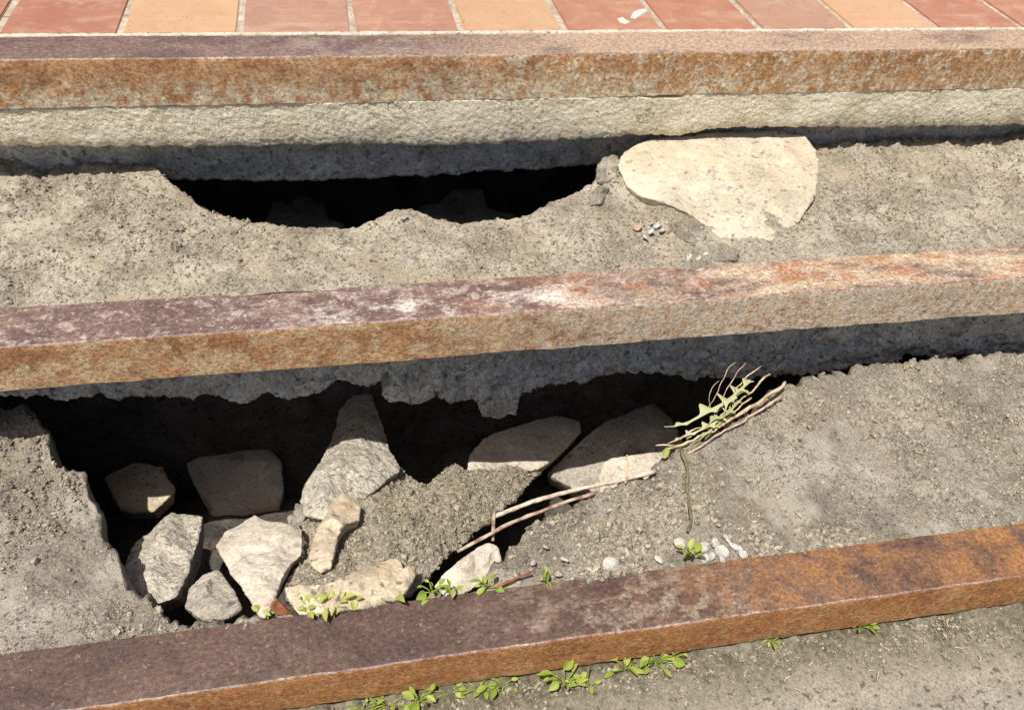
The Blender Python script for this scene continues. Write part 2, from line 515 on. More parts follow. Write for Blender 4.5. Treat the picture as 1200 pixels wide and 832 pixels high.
def rock(name, outline, inner, mat, thick=0.05, taper=0.85, voxel=0.003, amp=(0.003, 0.0015), fs=(25, 90),
         seed=1.0, down=(0, 0.25, -1), parent=None, sm=0, chips=2, facets=7, fz=0.007):
    """A broken stone: outline and inner are 3-D points of its upper face; the body goes down by thick,
    is remeshed evenly and roughened with noise."""
    inner = list(inner)
    if chips and facets:
        rf = np.random.default_rng(int(seed * 7) + 3)
        oc = np.mean(np.array(outline, float), axis=0)
        for k in range(facets):
            a = np.array(outline[rf.integers(len(outline))], float)
            q = oc + (a - oc) * rf.uniform(0.15, 0.75)
            inner.append(q + np.array([0, 0, rf.uniform(-0.5, 1.0) * fz]))
    top = [Vector(p) for p in outline] + [Vector(p) for p in inner]
    n = len(outline)
    pr = []
    for p in top:                               # plan for the triangulation: seen along the camera axis
        c = (np.array(p) - CC) @ CM
        pr.append(Vector((c[0] / -c[2], c[1] / -c[2])))
    area = sum(pr[i].x * pr[(i + 1) % n].y - pr[(i + 1) % n].x * pr[i].y for i in range(n))
    ring = list(range(n)) if area > 0 else list(range(n))[::-1]
    vo, eo, fo, ov, _, _ = delaunay_2d_cdt(pr, [], [ring], 1, 1e-9)
    mp = [o[0] if len(o) else 0 for o in ov]
    V = list(top)
    dn = Vector(down).normalized() * thick
    cen = sum((Vector(p) for p in outline), Vector()) / n
    F = []
    for f in fo:
        F.append(tuple(mp[i] for i in f))
    base = len(V)
    for p in top:
        V.append(cen + (p - cen) * taper + dn)
    for f in list(F):
        F.append(tuple(base + i for i in f[::-1]))
    for k in range(n):
        a, b = ring[k], ring[(k + 1) % n]
        F.append((b, a, base + a, base + b))
    me = bpy.data.meshes.new(name)
    me.from_pydata([tuple(v) for v in V], [], F)
    bm = bmesh.new()
    bm.from_mesh(me)
    bmesh.ops.recalc_face_normals(bm, faces=bm.faces)
    bm.to_mesh(me)
    bm.free()
    o = bpy.data.objects.new(name, me)
    COL.objects.link(o)
    md = o.modifiers.new("r", 'REMESH')
    md.mode = 'VOXEL'
    md.voxel_size = voxel
    if sm:
        ms = o.modifiers.new("s", 'SMOOTH')
        ms.iterations = sm
    dg = bpy.context.evaluated_depsgraph_get()
    me2 = bpy.data.meshes.new_from_object(o.evaluated_get(dg))
    bpy.data.objects.remove(o)
    bpy.data.meshes.remove(me)
    nv = len(me2.vertices)
    co = np.empty(nv * 3)
    me2.vertices.foreach_get("co", co)
    co = co.reshape(-1, 3)
    nr = np.empty(nv * 3, np.float32)
    me2.vertex_normals.foreach_get("vector", nr)
    nr = nr.reshape(-1, 3)
    d = amp[0] * fbm(co, fs[0], 3, seed) + amp[1] * fbm(co, fs[1], 3, seed + 3)
    if chips:
        rg = np.random.default_rng(int(seed * 13) + 5)
        for _ in range(chips):
            nn = rg.normal(size=3)
            nn[2] = abs(nn[2]) * 0.8
            nn /= np.linalg.norm(nn)
            dt = co @ nn
            off = np.quantile(dt, rg.uniform(0.972, 0.995))
            co = co - np.clip(dt - off, 0, None)[:, None] * nn * 0.9
    co = co + nr * (d * (0.7 if chips else 1.0))[:, None]
    me2.vertices.foreach_set("co", co.reshape(-1))
    me2.update()
    me2.name = name
    return link(name, me2, mat, parent)


def pts_on(pxs, f):
    return [surf(p[0], p[1], f) + np.array([0, 0, p[2] if len(p) > 2 else 0.0]) for p in pxs]


# ================================================================== LARGE STRUCTURE
XS = np.concatenate([np.arange(X0, -0.5, 0.008), np.arange(-0.5, 1.25, 0.0022), np.arange(1.25, X1 + 0.001, 0.008)])
NX = len(XS)


def col3(x, y, z):
    return np.stack(np.broadcast_arrays(x, y, z), -1)


# pavement: far sheet with an opening for the stairs, and the rough strip in front of the lowest nosing
G = -0.078
me = bpy.data.meshes.new("pavement")
B = 120.0
o4 = [(-B, -B), (B, -B), (B, B), (-B, B)]
i4 = [(X0 + 0.02, -0.55), (X1 - 0.02, -0.55), (X1 - 0.02, 2.4), (X0 + 0.02, 2.4)]
me.from_pydata([(x, y, G) for x, y in o4 + i4], [], [(0, 1, 5, 4), (1, 2, 6, 5), (2, 3, 7, 6), (3, 0, 4, 7)])
pave = kind(link("pavement", me, M['pavement'], smooth=False), "structure")
ys = np.linspace(-0.56, 0.012, 130)
XX, YY = np.meshgrid(XS, ys, indexing='ij')
P = np.stack([XX, YY, XX * 0], -1).reshape(-1, 3)
edge = np.clip((P[:, 1] + 0.045 + 0.012 * fbm(P, 18, 3, 4)) / 0.03, 0, 1)
dz = 0.0015 * fbm(P, 40, 3, 1) + 0.0006 * fbm(P, 180, 2, 2) + edge * (0.002 + 0.0045 * fbm(P, 60, 3, 3) + 0.002 * fbm(P, 160, 2, 9))
fade = np.clip((P[:, 1] + 0.56) / 0.05, 0, 1)
Z = (G + 0.004 + dz * fade).reshape(XX.shape)
strip = kind(link("pavement_edge_strip", grid_mesh("pavement_edge_strip", np.stack([XX, YY, Z], -1)), M['pavement_foot']), "structure")
PAVE_Z = G + 0.004

# ground inside the hollow stairs: floor, back and sides
nx, ny = 260, 110
gx = np.linspace(X0, X1, nx)
gy = np.linspace(0.02, 1.15, ny)
GX, GY = np.meshgrid(gx, gy, indexing='ij')
P = np.stack([GX, GY, GX * 0], -1).reshape(-1, 3)
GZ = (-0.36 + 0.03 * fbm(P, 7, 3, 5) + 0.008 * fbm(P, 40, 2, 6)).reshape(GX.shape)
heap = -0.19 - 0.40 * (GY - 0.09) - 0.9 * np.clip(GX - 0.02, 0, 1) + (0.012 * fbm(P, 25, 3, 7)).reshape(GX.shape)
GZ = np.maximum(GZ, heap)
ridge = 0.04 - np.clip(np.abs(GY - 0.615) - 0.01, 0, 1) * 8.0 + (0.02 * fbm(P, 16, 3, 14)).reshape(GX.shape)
GZ = np.maximum(GZ, ridge)            # partition added to hide the sunlit floor behind the lower hole
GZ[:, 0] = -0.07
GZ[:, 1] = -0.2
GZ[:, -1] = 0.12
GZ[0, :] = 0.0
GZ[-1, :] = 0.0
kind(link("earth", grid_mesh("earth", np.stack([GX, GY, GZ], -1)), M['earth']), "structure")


def box_bm(bm, x0, x1, y0, y1, z0, z1, bev=0.0):
    r = bmesh.ops.create_cube(bm, size=1.0)
    vs = r['verts']
    for v in vs:
        v.co = Vector(((x0 + x1) / 2 + v.co.x * (x1 - x0), (y0 + y1) / 2 + v.co.y * (y1 - y0), (z0 + z1) / 2 + v.co.z * (z1 - z0)))
    if bev:
        es = set(e for v in vs for e in v.link_edges)
        bmesh.ops.bevel(bm, geom=list(es), offset=bev, segments=1, affect='EDGES')
    return vs


def box(name, x0, x1, y0, y1, z0, z1, mat, bev=0.0, parent=None):
    bm = bmesh.new()
    box_bm(bm, x0, x1, y0, y1, z0, z1, bev)
    me = bpy.data.meshes.new(name)
    bm.to_mesh(me)
    bm.free()
    return link(name, me, mat, parent, smooth=False)


# landing: concrete body with the tiles on it
YT = 2 * R + 0.076                               # front edge of the tiles
landing = kind(box("landing_floor", X0, X1, 2 * R + 0.062, 2.35, 0.13, 2 * H - 0.0016, M['grout']), "structure")
xs = np.arange(X0, X1, 0.004)
gv = np.zeros((len(xs), 6, 3))
for j, (a, b) in enumerate([(0.0683, -0.004), (0.0688, 0.0004), (0.0705, 0.0012), (0.0745, 0.0014), (0.0765, 0.0008), (0.0775, -0.002)]):
    gv[:, j] = col3(xs, 2 * R + a + (0.0012 * n1(xs, 60, 3, j * 0.1) if j > 2 else 0.0), 2 * H + b + 0.0005 * n1(xs, 90, 3, 2.0 + j))
link("grout_strip", grid_mesh("grout_strip", gv), M['grout_pale'], landing)
TW, TD, GAP = 0.1515, 0.1515, 0.0085
tile_meshes = []
for k in range(6):
    bm = bmesh.new()
    vs = box_bm(bm, -(TW - GAP) / 2, (TW - GAP) / 2, 0, TD - GAP, -0.010, 0.0, 0)
    for v in vs:
        v.co.x += random.uniform(-1, 1) * 0.0009
        v.co.y += random.uniform(-1, 1) * 0.0009
    bmesh.ops.bevel(bm, geom=list(bm.edges), offset=0.0016, segments=2, affect='EDGES')
    tm = bpy.data.meshes.new("tile")
    bm.to_mesh(tm)
    bm.free()
    tm.materials.append(M['tile'])
    tile_meshes.append(tm)
TC = [(0.33, 0.185, 0.135), (0.335, 0.17, 0.115), (0.47, 0.29, 0.165), (0.33, 0.145, 0.09), (0.32, 0.135, 0.085)]
for row in range(6):
    i0 = -7
    for i in range(i0, 12):
        cx = 0.109 + i * TW
        if cx - TW / 2 < X0 or cx + TW / 2 > X1:
            continue
        t = bpy.data.objects.new("tile", random.choice(tile_meshes))
        COL.objects.link(t)
        t.parent = landing
        t.location = (cx, YT + row * TD, 2 * H + 0.0006 + random.uniform(-0.0006, 0.0006))
        t.rotation_euler = (random.uniform(-.003, .003), random.uniform(-.003, .003), random.uniform(-.006, .006))
        c = TC[(i + 1) % 5] if (row == 0 and -1 <= i <= 3) else random.choice(TC)
        j = random.uniform(0.93, 1.07)
        t.color = (c[0] * j, c[1] * j * random.uniform(0.97, 1.03), c[2] * j, 1)
for blob in ([(738, 21), (742, 14), (750, 11), (758, 10), (760, 13), (752, 18), (745, 22)], [(723, 22), (729, 20), (734, 24), (739, 26), (733, 28), (726, 26)]):
    pts = [atz(a, b, 2 * H + 0.0016) for a, b in blob]
    bm = bmesh.new()
    lo = [bm.verts.new(tuple(p - np.array([0, 0, 0.0015]))) for p in pts]
    cen = sum(pts) / len(pts)
    hi = [bm.verts.new(tuple(cen + (p - cen) * 0.82 + np.array([0, 0, 0.0006]))) for p in pts]
    n = len(pts)
    for k in range(n):
        bm.faces.new((lo[k], lo[(k + 1) % n], hi[(k + 1) % n], hi[k]))
    bm.faces.new(hi)
    bmesh.ops.recalc_face_normals(bm, faces=bm.faces)
    me = bpy.data.meshes.new("paint_splash")
    bm.to_mesh(me)
    bm.free()
    link("paint_splash", me, M['paint'], landing, smooth=False)


# ------------------------------------------------------------------ risers
def riser(name, mat, yf, ztop, zbot, yb, amp, fs, seed, rows=34, gap=None, ridge=0.0):
    """rough vertical face from ztop down to the ragged line zbot(x), turning back under itself to yb"""
    V = np.zeros((NX, rows + 8, 3))
    zb = zbot(XS) + 0.0025 * n1(XS, 70, 3, seed) + 0.0015 * n1(XS, 260, 2, seed + 1)
    zt = np.full(NX, ztop) if gap is None else ztop - gap(XS)
    for j in range(rows):
        s = j / (rows - 1)
        V[:, 2 + j] = col3(XS, yf + 0.004 * s ** 6, zt + (zb - zt) * s)
    V[:, 1] = col3(XS, yf + 0.004, zt + 0.002)
    V[:, 0] = col3(XS, np.full(NX, yb), zt + 0.003)
    for j in range(6):
        s = (j + 1) / 6
        V[:, 2 + rows + j] = col3(XS, yf + 0.004 + (yb - yf - 0.004) * s, zb - 0.002 * (1 - s) + 0.06 * s)
    P = V.reshape(-1, 3)
    d = amp[0] * fbm(P, fs[0], 3, seed) + amp[1] * fbm(P, fs[1], 3, seed + 2) + amp[2] * fbm(P, fs[1] * 3, 2, seed + 4)
    if ridge:
        d = d + ridge * (0.35 - np.abs(fbm(P, 38, 3, seed + 31))) - ridge * 0.6 * (fbm(P * [1, 1, 1.6], 20, 2, seed + 33) > 0.35)
    D = d.reshape(NX, -1)
    for j in range(6):
        D[:, 2 + rows + j] = D[:, 1 + rows] * (1 - (j + 1) / 6)
    D[:, 0] = 0
    V[:, :, 1] -= D
    me = grid_mesh(name, V)
    me.flip_normals()
    return link(name, me, mat)


def interp_px(pts, conv):
    A = np.array([conv(*p) for p in pts])
    k = np.argsort(A[:, 0])
    return A[k, 0], A[k]


bx, bA = interp_px([(0, 174), (150, 173), (284, 174), (350, 172), (440, 171), (500, 173), (568, 171), (640, 167), (700, 164), (740, 161), (790, 160), (853, 152), (940, 150), (1050, 151), (1200, 148)], lambda a, b: aty(a, b, 2 * R))
gx_, gA = np.array([aty(748, 113, 2 * R)[0], aty(758, 113, 2 * R)[0], aty(772, 115, 2 * R)[0], aty(795, 116, 2 * R)[0], aty(803, 113, 2 * R)[0]]), np.array([0, 0.003, 0.0045, 0.005, 0])
band = riser("mortar_riser", M['band'], 2 * R + 0.001, 2 * H - FL - 0.001, lambda x: np.interp(x, bx, bA[:, 2]), 2 * R + 0.06,
             (0.0012, 0.0005, 0.0006), (14, 150), 3, gap=lambda x: np.interp(x, gx_, gA, 0, 0) + 0.0008 * np.abs(n1(x, 40, 2, 8)))
tag(band, "cream rough mortar riser under the topmost steel nosing", "riser")
cx_, cA = interp_px([(0, 212), (284, 214), (330, 214), (400, 212), (440, 210), (500, 207), (560, 203), (620, 200), (700, 196), (760, 195), (1200, 180)], lambda a, b: aty(a, b, 2 * R + 0.045))
rec = riser("concrete_riser", M['concrete'], 2 * R + 0.045, 2 * H - 0.09, lambda x: np.interp(x, cx_, cA[:, 2]), 2 * R + 0.30,
            (0.004, 0.002, 0.001), (24, 90), 6)
tag(rec, "shaded grey concrete face set back above the upper dark hole", "riser")
r2, rA = interp_px([(0, 466), (150, 468), (240, 470), (284, 473), (300, 471), (308, 464), (350, 466), (380, 460), (388, 452), (405, 446), (420, 452), (440, 450), (455, 442), (462, 455), (480, 474), (510, 471), (540, 476), (560, 471), (600, 469), (640, 456), (690, 453), (740, 441), (775, 437), (800, 445), (830, 447), (853, 443), (930, 440), (1050, 425), (1200, 415)], lambda a, b: aty(a, b, R + 0.062))
con2 = riser("concrete_riser", M['concrete'], R + 0.062, H - FL + 0.004, lambda x: np.interp(x, r2, rA[:, 2]), R + 0.16,
             (0.005, 0.004, 0.0024), (30, 95), 12, rows=44, ridge=0.012)
tag(con2, "broken grey concrete edge hanging in shade beneath the middle steel nosing", "riser")


# ------------------------------------------------------------------ treads
def bed(name, mat, y0, ztop, lip_pts, zl, thick, amp, seed, rag=0.004, nrow=80, raise_=None):
    lx, lA = interp_px(lip_pts, lambda a, b: atz(a, b, zl))
    yl = np.interp(XS, lx, lA[:, 1]) + rag * n1(XS, 45, 3, seed) + rag * 0.5 * n1(XS, 160, 2, seed + 1)
    yl = np.maximum(yl, y0 + 0.004)
    roll = [(0.004, -0.004), (0.007, -0.010), (0.009, -0.018), (0.010, -0.028), (0.008, -0.040), (0.0, -0.052), (-0.02, -thick)]
    V = np.zeros((NX, nrow + len(roll), 3))
    T = np.linspace(0, 1, nrow)
    yy = y0 + (yl - y0)[:, None] * T[None, :]
    P = np.stack([np.repeat(XS[:, None], nrow, 1), yy, yy * 0], -1).reshape(-1, 3)
    dz = amp[0] * fbm(P, 14, 3, seed) + amp[1] * fbm(P, 55, 3, seed + 2) + amp[2] * fbm(P, 190, 2, seed + 4)
    lumps = np.clip(fbm(P, 95, 2, seed + 6) - 0.35, 0, 1) * amp[1] * 1.6
    grain = np.abs(fbm(P, 130, 2, seed + 11)) * amp[2] * 1.5 - np.clip(fbm(P, 70, 2, seed + 13) - 0.55, 0, 1) * 0.010
    side = 1 + 1.2 * np.clip((np.abs(P[:, 0] - 0.2) - 0.38) / 0.3, 0, 1)
    patch = np.clip((fbm(P, 11, 3, seed + 41) + 0.35) / 0.6, 0.5 if seed == 21 else 0.15, 1)
    dz = (dz * side * (0.45 + 0.55 * patch) + (lumps + grain) * patch).reshape(NX, nrow)
    dz *= np.clip(T * nrow / 5, 0.15, 1)[None, :]
    z = ztop + dz
    if raise_:
        z = z + raise_(P).reshape(NX, nrow)
    V[:, :nrow] = np.stack([np.repeat(XS[:, None], nrow, 1), yy, z], -1)
    for j, (a, b) in enumerate(roll):
        q = col3(XS, yl + a, z[:, -1] + b)
        w = 0.007 * fbm(q, 45, 4, seed + 8, 0.6) * min(1, (j + 1) / 2)
        q[:, 1] += w
        q[:, 2] += 0.003 * fbm(q, 70, 3, seed + 19)
        q[:, 0] += 0.004 * fbm(q, 50, 3, seed + 29)
        V[:, nrow + j] = q
    me = grid_mesh(name, V)
    return link(name, me, mat), (yl, z, yy)


def bump_at(px, py, z, r, h, sx=1.0):
    c = atz(px, py, z)
    return lambda P: h * np.exp(-(((P[:, 0] - c[0]) * sx) ** 2 + (P[:, 1] - c[1]) ** 2) / (r * r))


rz2 = [bump_at(712, 215, H, 0.035, 0.018), bump_at(690, 262, H, 0.06, 0.008), bump_at(468, 260, H, 0.03, 0.012),
       bump_at(330, 320, H, 0.05, 0.005), bump_at(810, 285, H, 0.05, 0.006)]
upper_lip = [(-60, 190), (100, 190), (150, 192), (182, 200), (214, 226), (240, 248), (270, 258), (300, 263), (350, 269), (408, 272), (440, 264), (462, 250), (480, 248), (510, 256), (540, 263), (568, 264), (605, 259), (640, 245), (670, 233), (694, 224), (711, 207), (724, 188), (760, 178), (1200, 160)]
tread2, t2 = bed("mortar_tread", M['mortar'], R + 0.064, H - 0.002, upper_lip, H - 0.004, 0.085, (0.004, 0.0032, 0.0013), 21,
                 raise_=lambda P: sum(f(P) for f in rz2))
tag(tread2, "crumbling sandy mortar tread behind the middle steel nosing", "tread")
lower_lip = [(-80, 470), (-20, 478), (28, 486), (52, 512), (62, 550), (96, 560), (112, 590), (116, 632), (136, 652), (150, 700), (176, 712), (200, 738), (284, 729), (500, 703), (560, 694), (572, 672), (596, 652), (620, 628), (645, 608), (680, 590), (720, 574), (760, 558), (772, 546), (790, 534), (820, 522), (853, 508), (900, 470), (940, 450), (1000, 438), (1200, 410)]
rz3 = [bump_at(845, 480, 0, 0.05, 0.010), bump_at(960, 470, 0, 0.07, 0.012), bump_at(640, 660, 0, 0.03, -0.008)]
tread3, t3 = bed("mortar_tread", M['soil'], 0.064, -0.003, lower_lip, -0.006, 0.10, (0.005, 0.0034, 0.0015), 33, rag=0.008,
                 raise_=lambda P: sum(f(P) for f in rz3))
tag(tread3, "gritty mortar and soil tread behind the lowest steel nosing", "tread")


# ------------------------------------------------------------------ steel nosings
def angle(label, k, yn, zn, wtop, seed):
    th, r = 0.007, 0.0028
    prof = []                                    # (y, z, material): closed outline
    for j in range(9):
        prof.append((yn + wtop - (wtop - r) * j / 8, zn))
    for j in range(1, 5):
        a = math.pi / 2 * j / 4
        prof.append((yn + r - r * math.sin(a), zn - r + r * math.cos(a)))
    for j in range(1, 9):
        prof.append((yn, zn - r - (FL - r) * j / 8))
    prof += [(yn + 0.001, zn - FL - 0.0006), (yn + th - 0.001, zn - FL - 0.0006), (yn + th, zn - FL + 0.001), (yn + th, zn - th), (yn + wtop, zn - th), (yn + wtop + 0.0003, zn - 0.001)]
    prof.append(prof[0])
    xs = np.arange(X0 - 0.01, X1 + 0.01, 0.006)
    V = np.zeros((len(xs), len(prof), 3))
    for j, (a, b) in enumerate(prof):
        V[:, j] = col3(xs, np.full(len(xs), a), np.full(len(xs), b))
    P = V.reshape(-1, 3)
    low = 0.0016 * n1(xs, 3, 3, seed) + 0.0005 * n1(xs, 30, 2, seed)
    V[:, :, 1] += low[:, None]
    V[:, :, 2] += (0.0010 * n1(xs, 2.2, 2, seed + 5))[:, None]
    nz = (0.0005 * fbm(P, 70, 3, seed) + 0.0003 * fbm(P, 200, 2, seed)).reshape(len(xs), -1)
    nz[:, -1] = nz[:, 0]
    nick = np.clip(n1(xs, 22, 3, seed + 9) - 0.75, 0, 1) * 0.004
    V[:, 8:14, 1] += nick[:, None]
    V[:, 8:14, 2] -= nick[:, None] * 0.7
    V[:, 20:25, 2] += (0.0016 * np.clip(n1(xs, 35, 3, seed + 4), -0.4, 1))[:, None]
    V[:, 0:9, 2] += nz[:, 0:9]
    V[:, -1, 2] += nz[:, -1]
    V[:, 9:22, 1] += nz[:, 9:22]
    me = grid_mesh("steel_nosing", V)
    me.flip_normals()
    o = link("steel_nosing", me, [M['top%d' % k], M['front%d' % k], M['arris']])
    m = len(prof) - 1
    mi = np.tile(np.array([0 if j < 9 else 2 if j < 11 else 1 for j in range(m)], np.int32), len(xs) - 1)
    me.polygons.foreach_set("material_index", mi)
    try:
        me.set_sharp_from_angle(angle=math.radians(40))
    except Exception:
        pass
    return tag(o, label, "nosing", "rusty steel angle nosings")


angle("topmost rusty steel step nosing along the edge of the tiles", 1, 2 * R, 2 * H, 0.067, 1)
angle("middle rusty steel step nosing with white scuffs on top", 2, R, H, 0.0676, 2)
angle("lowest steel step nosing, dark purple brown top and orange front", 3, 0.0, 0.0, 0.0693, 3)


# ================================================================== STONES AND RUBBLE
def Lf(x, y):                                    # the sunken rubble falls away to the back and to the right
    return -0.012 - 0.40 * (y - 0.09) - 0.42 * max(0.0, x - 0.04)


def on(f, dz=0.0):
    return lambda x, y: f(x, y) + dz


def flat(z):
    return lambda x, y: z


# flagstones let into the upper tread
def fl2(x, y):
    return H + 0.004 + 0.085 * (y - 0.45)


o = rock("flagstone", pts_on([(722, 196, .004), (731, 181, .006), (746, 171, .004), (764, 164, .002), (800, 160, .002), (830, 158, .004), (853, 155, .002), (905, 153), (952, 158), (962, 190, -.003), (958, 225, -.005), (938, 258, -.006), (905, 280, -.006), (868, 284, -.005), (846, 276, -.004), (826, 262, -.003), (806, 248, -.002), (780, 236, -.002), (752, 229, -.002), (734, 218)], fl2),
         pts_on([(800, 195, .004), (860, 215, .005), (900, 235, .003), (770, 205, .003)], fl2), M['cream_stone'], 0.04, 0.9, 0.003, (0.0030, 0.0014), (18, 80), 3, chips=1, facets=10, fz=0.004)
tag(o, "large flat cream stone bedded under the mortar riser at the upper tread", "stone")
# collapsed mortar with stones in it, below the middle nosing
lump = rock("mortar_lump", pts_on([(352, 612), (372, 600, .006), (398, 585, .008), (425, 560, .008), (448, 538, .006), (466, 545), (486, 562, -.008), (499, 566, -.012), (515, 556, -.004), (530, 546, .002), (548, 551, .006), (575, 554, .006), (604, 549, .005), (632, 538, .004), (656, 524, .002), (652, 534), (632, 556), (608, 580), (583, 603), (555, 626, -.002), (531, 648, -.002), (508, 669, -.002), (492, 684, -.002), (478, 698, -.002), (450, 706), (400, 713), (345, 716), (334, 700), (334, 684), (350, 665), (356, 640)], Lf),
            pts_on([(400, 640, .012), (440, 600, .016), (480, 620, .016), (540, 590, .014), (450, 660, .016), (590, 565, .008), (500, 590, .006), (380, 680, .010), (510, 640, .006), (560, 575, .012)], Lf),
            M['lump'], 0.06, 0.75, 0.0026, (0.0038, 0.0030), (30, 120), 7, chips=0)
tag(lump, "sunken lump of crumbling mortar among the rubble below the middle nosing", "rubble")
o = rock("pointed_stone", pts_on([(408, 465, -.004), (420, 459, -.004), (435, 460, -.004), (442, 478, -.002), (451, 505), (458, 530, .002), (470, 552, .002), (440, 575, .002), (412, 596), (392, 612, .004), (374, 612, .006), (357, 607, .004), (353, 590, .004), (358, 571, .006), (372, 548, .004), (386, 522), (393, 500), (398, 482)], on(Lf, 0.016)),
         pts_on([(418, 485, .014), (424, 520, .022), (430, 548, .020), (374, 566, .026), (380, 592, .020), (402, 550, .024), (408, 515, .020)], on(Lf, 0.016)), M['cone_stone'], 0.06, 0.85, 0.0022, (0.0012, 0.0016), (28, 120), 9, chips=0)
tag(o, "upright pointed grey stone wedged under the broken concrete edge", "stone")
o = rock("stone_chip", pts_on([(402, 581, .012), (413, 587, .010), (424, 596, .006), (421, 612, .006), (408, 618, .010), (397, 632, .008), (393, 650, .006), (388, 667, .002), (373, 671), (361, 659, .002), (364, 643, .006), (374, 622, .010), (388, 600, .012)], on(Lf, 0.024)),
         pts_on([(391, 618, .018), (405, 600, .016)], on(Lf, 0.024)), M['tan_stone'], 0.034, 0.85, 0.0022, (0.0014, 0.0008), (40, 120), 11)
tag(o, "small tan stone sliver lying on the sunken mortar lump", "stone")
o = rock("rubble_stone", pts_on([(252, 640), (262, 622), (284, 615, .004), (299, 606, .008), (318, 612, .006), (338, 613, .006), (355, 610, .004), (357, 632, .002), (355, 650), (342, 661), (331, 678, -.002), (322, 697, -.004), (308, 720, -.008), (296, 706, -.008), (284, 690, -.006), (266, 668, -.004)], on(Lf, 0.020)),
         pts_on([(310, 645, .010), (300, 680, .006), (335, 630, .010)], on(Lf, 0.020)), M['pale_stone'], 0.05, 0.8, 0.0026, (0.0032, 0.0014), (26, 90), 13)
tag(o, "pale angular stone left of the sunken mortar lump", "stone")
o = rock("rubble_stone", pts_on([(333, 688), (350, 687), (378, 686, .003), (402, 680, .006), (425, 669, .006), (450, 659, .006), (470, 654, .004), (479, 662), (474, 676, -.004), (462, 692, -.006), (445, 704, -.008), (415, 711, -.006), (380, 715, -.006), (348, 717, -.006), (338, 704, -.002)], on(Lf, 0.016)),
         pts_on([(420, 690, .006), (450, 675, .006), (375, 700, .004)], on(Lf, 0.016)), M['tan_stone'], 0.04, 0.85, 0.0024, (0.0026, 0.0014), (30, 100), 15)
tag(o, "pale tan stone under the mortar lump, just behind the lowest nosing", "stone")
o = rock("rubble_stone", pts_on([(447, 700, -.004), (452, 688), (462, 676, .004), (476, 667, .006), (487, 664, .004), (487, 674), (478, 688, -.004), (466, 699, -.008)], on(Lf, 0.020)),
         [], M['tan_stone'], 0.03, 0.85, 0.0022, (0.0014, 0.0009), (40, 110), 16)
tag(o, "narrow brownish stone wedge at the right tip of the tan stone", "stone")


def S2(x, y):
    return -0.214 - 0.20 * (y - 0.42) - 0.15 * (x - 0.20)


o = rock("slab_stone", pts_on([(548, 552), (549, 535, .004), (566, 516, .006), (590, 504, .006), (620, 495, .004), (650, 488, .002), (670, 487), (681, 494, -.003), (682, 504, -.006), (666, 520, -.006), (648, 536, -.006), (632, 547, -.006), (606, 554, -.004), (575, 558)], S2),
         pts_on([(600, 525, .006), (640, 508, .005)], S2), M['pale_stone'], 0.035, 0.9, 0.0026, (0.0026, 0.0012), (22, 90), 17)
tag(o, "smooth flat stone at the back right of the mortar lump, half in shade", "stone")


def S3(x, y):
    return -0.24 - 0.18 * (y - 0.42) + 0.5 * min(0.0, x - 0.40)


o = rock("slab_stone", pts_on([(640, 556), (668, 528), (692, 505, .004), (715, 494, .006), (745, 482, .006), (766, 474, .004), (784, 487), (795, 503), (802, 520), (795, 545), (770, 566), (735, 580), (702, 584), (690, 572), (670, 572)], S3),
         pts_on([(730, 520, .010), (760, 505, .010), (735, 555, .004)], S3), M['grey_stone'], 0.05, 0.9, 0.003, (0.002, 0.001), (18, 90), 19)
tag(o, "large dark flat stone deep in the lower hole beside the thistle", "stone")
o = rock("slab_stone", pts_on([(702, 584), (700, 560, .004), (708, 540, .006), (740, 535, .006), (775, 531, .006), (790, 545), (780, 565), (745, 580)], on(S3, 0.022)),
         [], M['pale_stone'], 0.02, 0.9, 0.0026, (0.0015, 0.0008), (24, 90), 20)
tag(o, "pale sunlit stone between the rusty rods and the thistle", "stone")
o = rock("rubble_stone", pts_on([(508, 688), (520, 672, .004), (538, 660, .008), (556, 646, .008), (571, 637, .006), (583, 641, .004), (592, 652), (580, 664, -.002), (568, 677, -.004), (552, 688, -.008), (528, 698, -.008)], flat(-0.022)),
         pts_on([(550, 668, .010)], flat(-0.022)), M['pale_stone'], 0.03, 0.8, 0.0022, (0.0018, 0.0009), (40, 110), 21)
tag(o, "small pale stone in the gap just behind the lowest nosing", "stone")


def S4(x, y):
    return -0.29 - 0.1 * (y - 0.5)


o = rock("rubble_stone", pts_on([(215, 545), (240, 530), (284, 527, .004), (316, 527, .004), (329, 541), (333, 570), (326, 584, -.02), (284, 588, -.02), (240, 590, -.02)], S4),
         pts_on([(285, 548, .02), (312, 550, .02)], S4), M['pale_stone'], 0.06, 0.9, 0.003, (0.0025, 0.001), (22, 90), 23)
tag(o, "squarish stone block in the shade at the left of the lower hole", "stone")
o = rock("rubble_stone", [aty(a, b, R + 0.072 + c) for a, b, c in [(550, 452, 0), (612, 450, 0), (610, 470, .004), (606, 488, .010), (596, 486, .012), (584, 492, .012), (566, 488, .008), (560, 474, .004)]],
         [], M['concrete'], 0.07, 0.9, 0.0026, (0.003, 0.002), (30, 100), 25, down=(0, 1, -0.1))
tag(o, "shaded grey chunk under the broken concrete, above the smooth flat stone", "stone")
o = rock("rubble_stone", [aty(a, b, R + 0.066 + c) for a, b, c in [(446, 464, 0), (456, 452, 0), (480, 444, 0), (508, 452, 0), (510, 466, .004), (498, 472, .004), (482, 475, .008), (468, 470, .006), (456, 472, .006)]],
         [], M['concrete'], 0.05, 0.9, 0.0024, (0.002, 0.0014), (40, 120), 26, down=(0, 1, 0.1))
tag(o, "flat grey concrete fragment hanging right of the pointed stone", "stone")
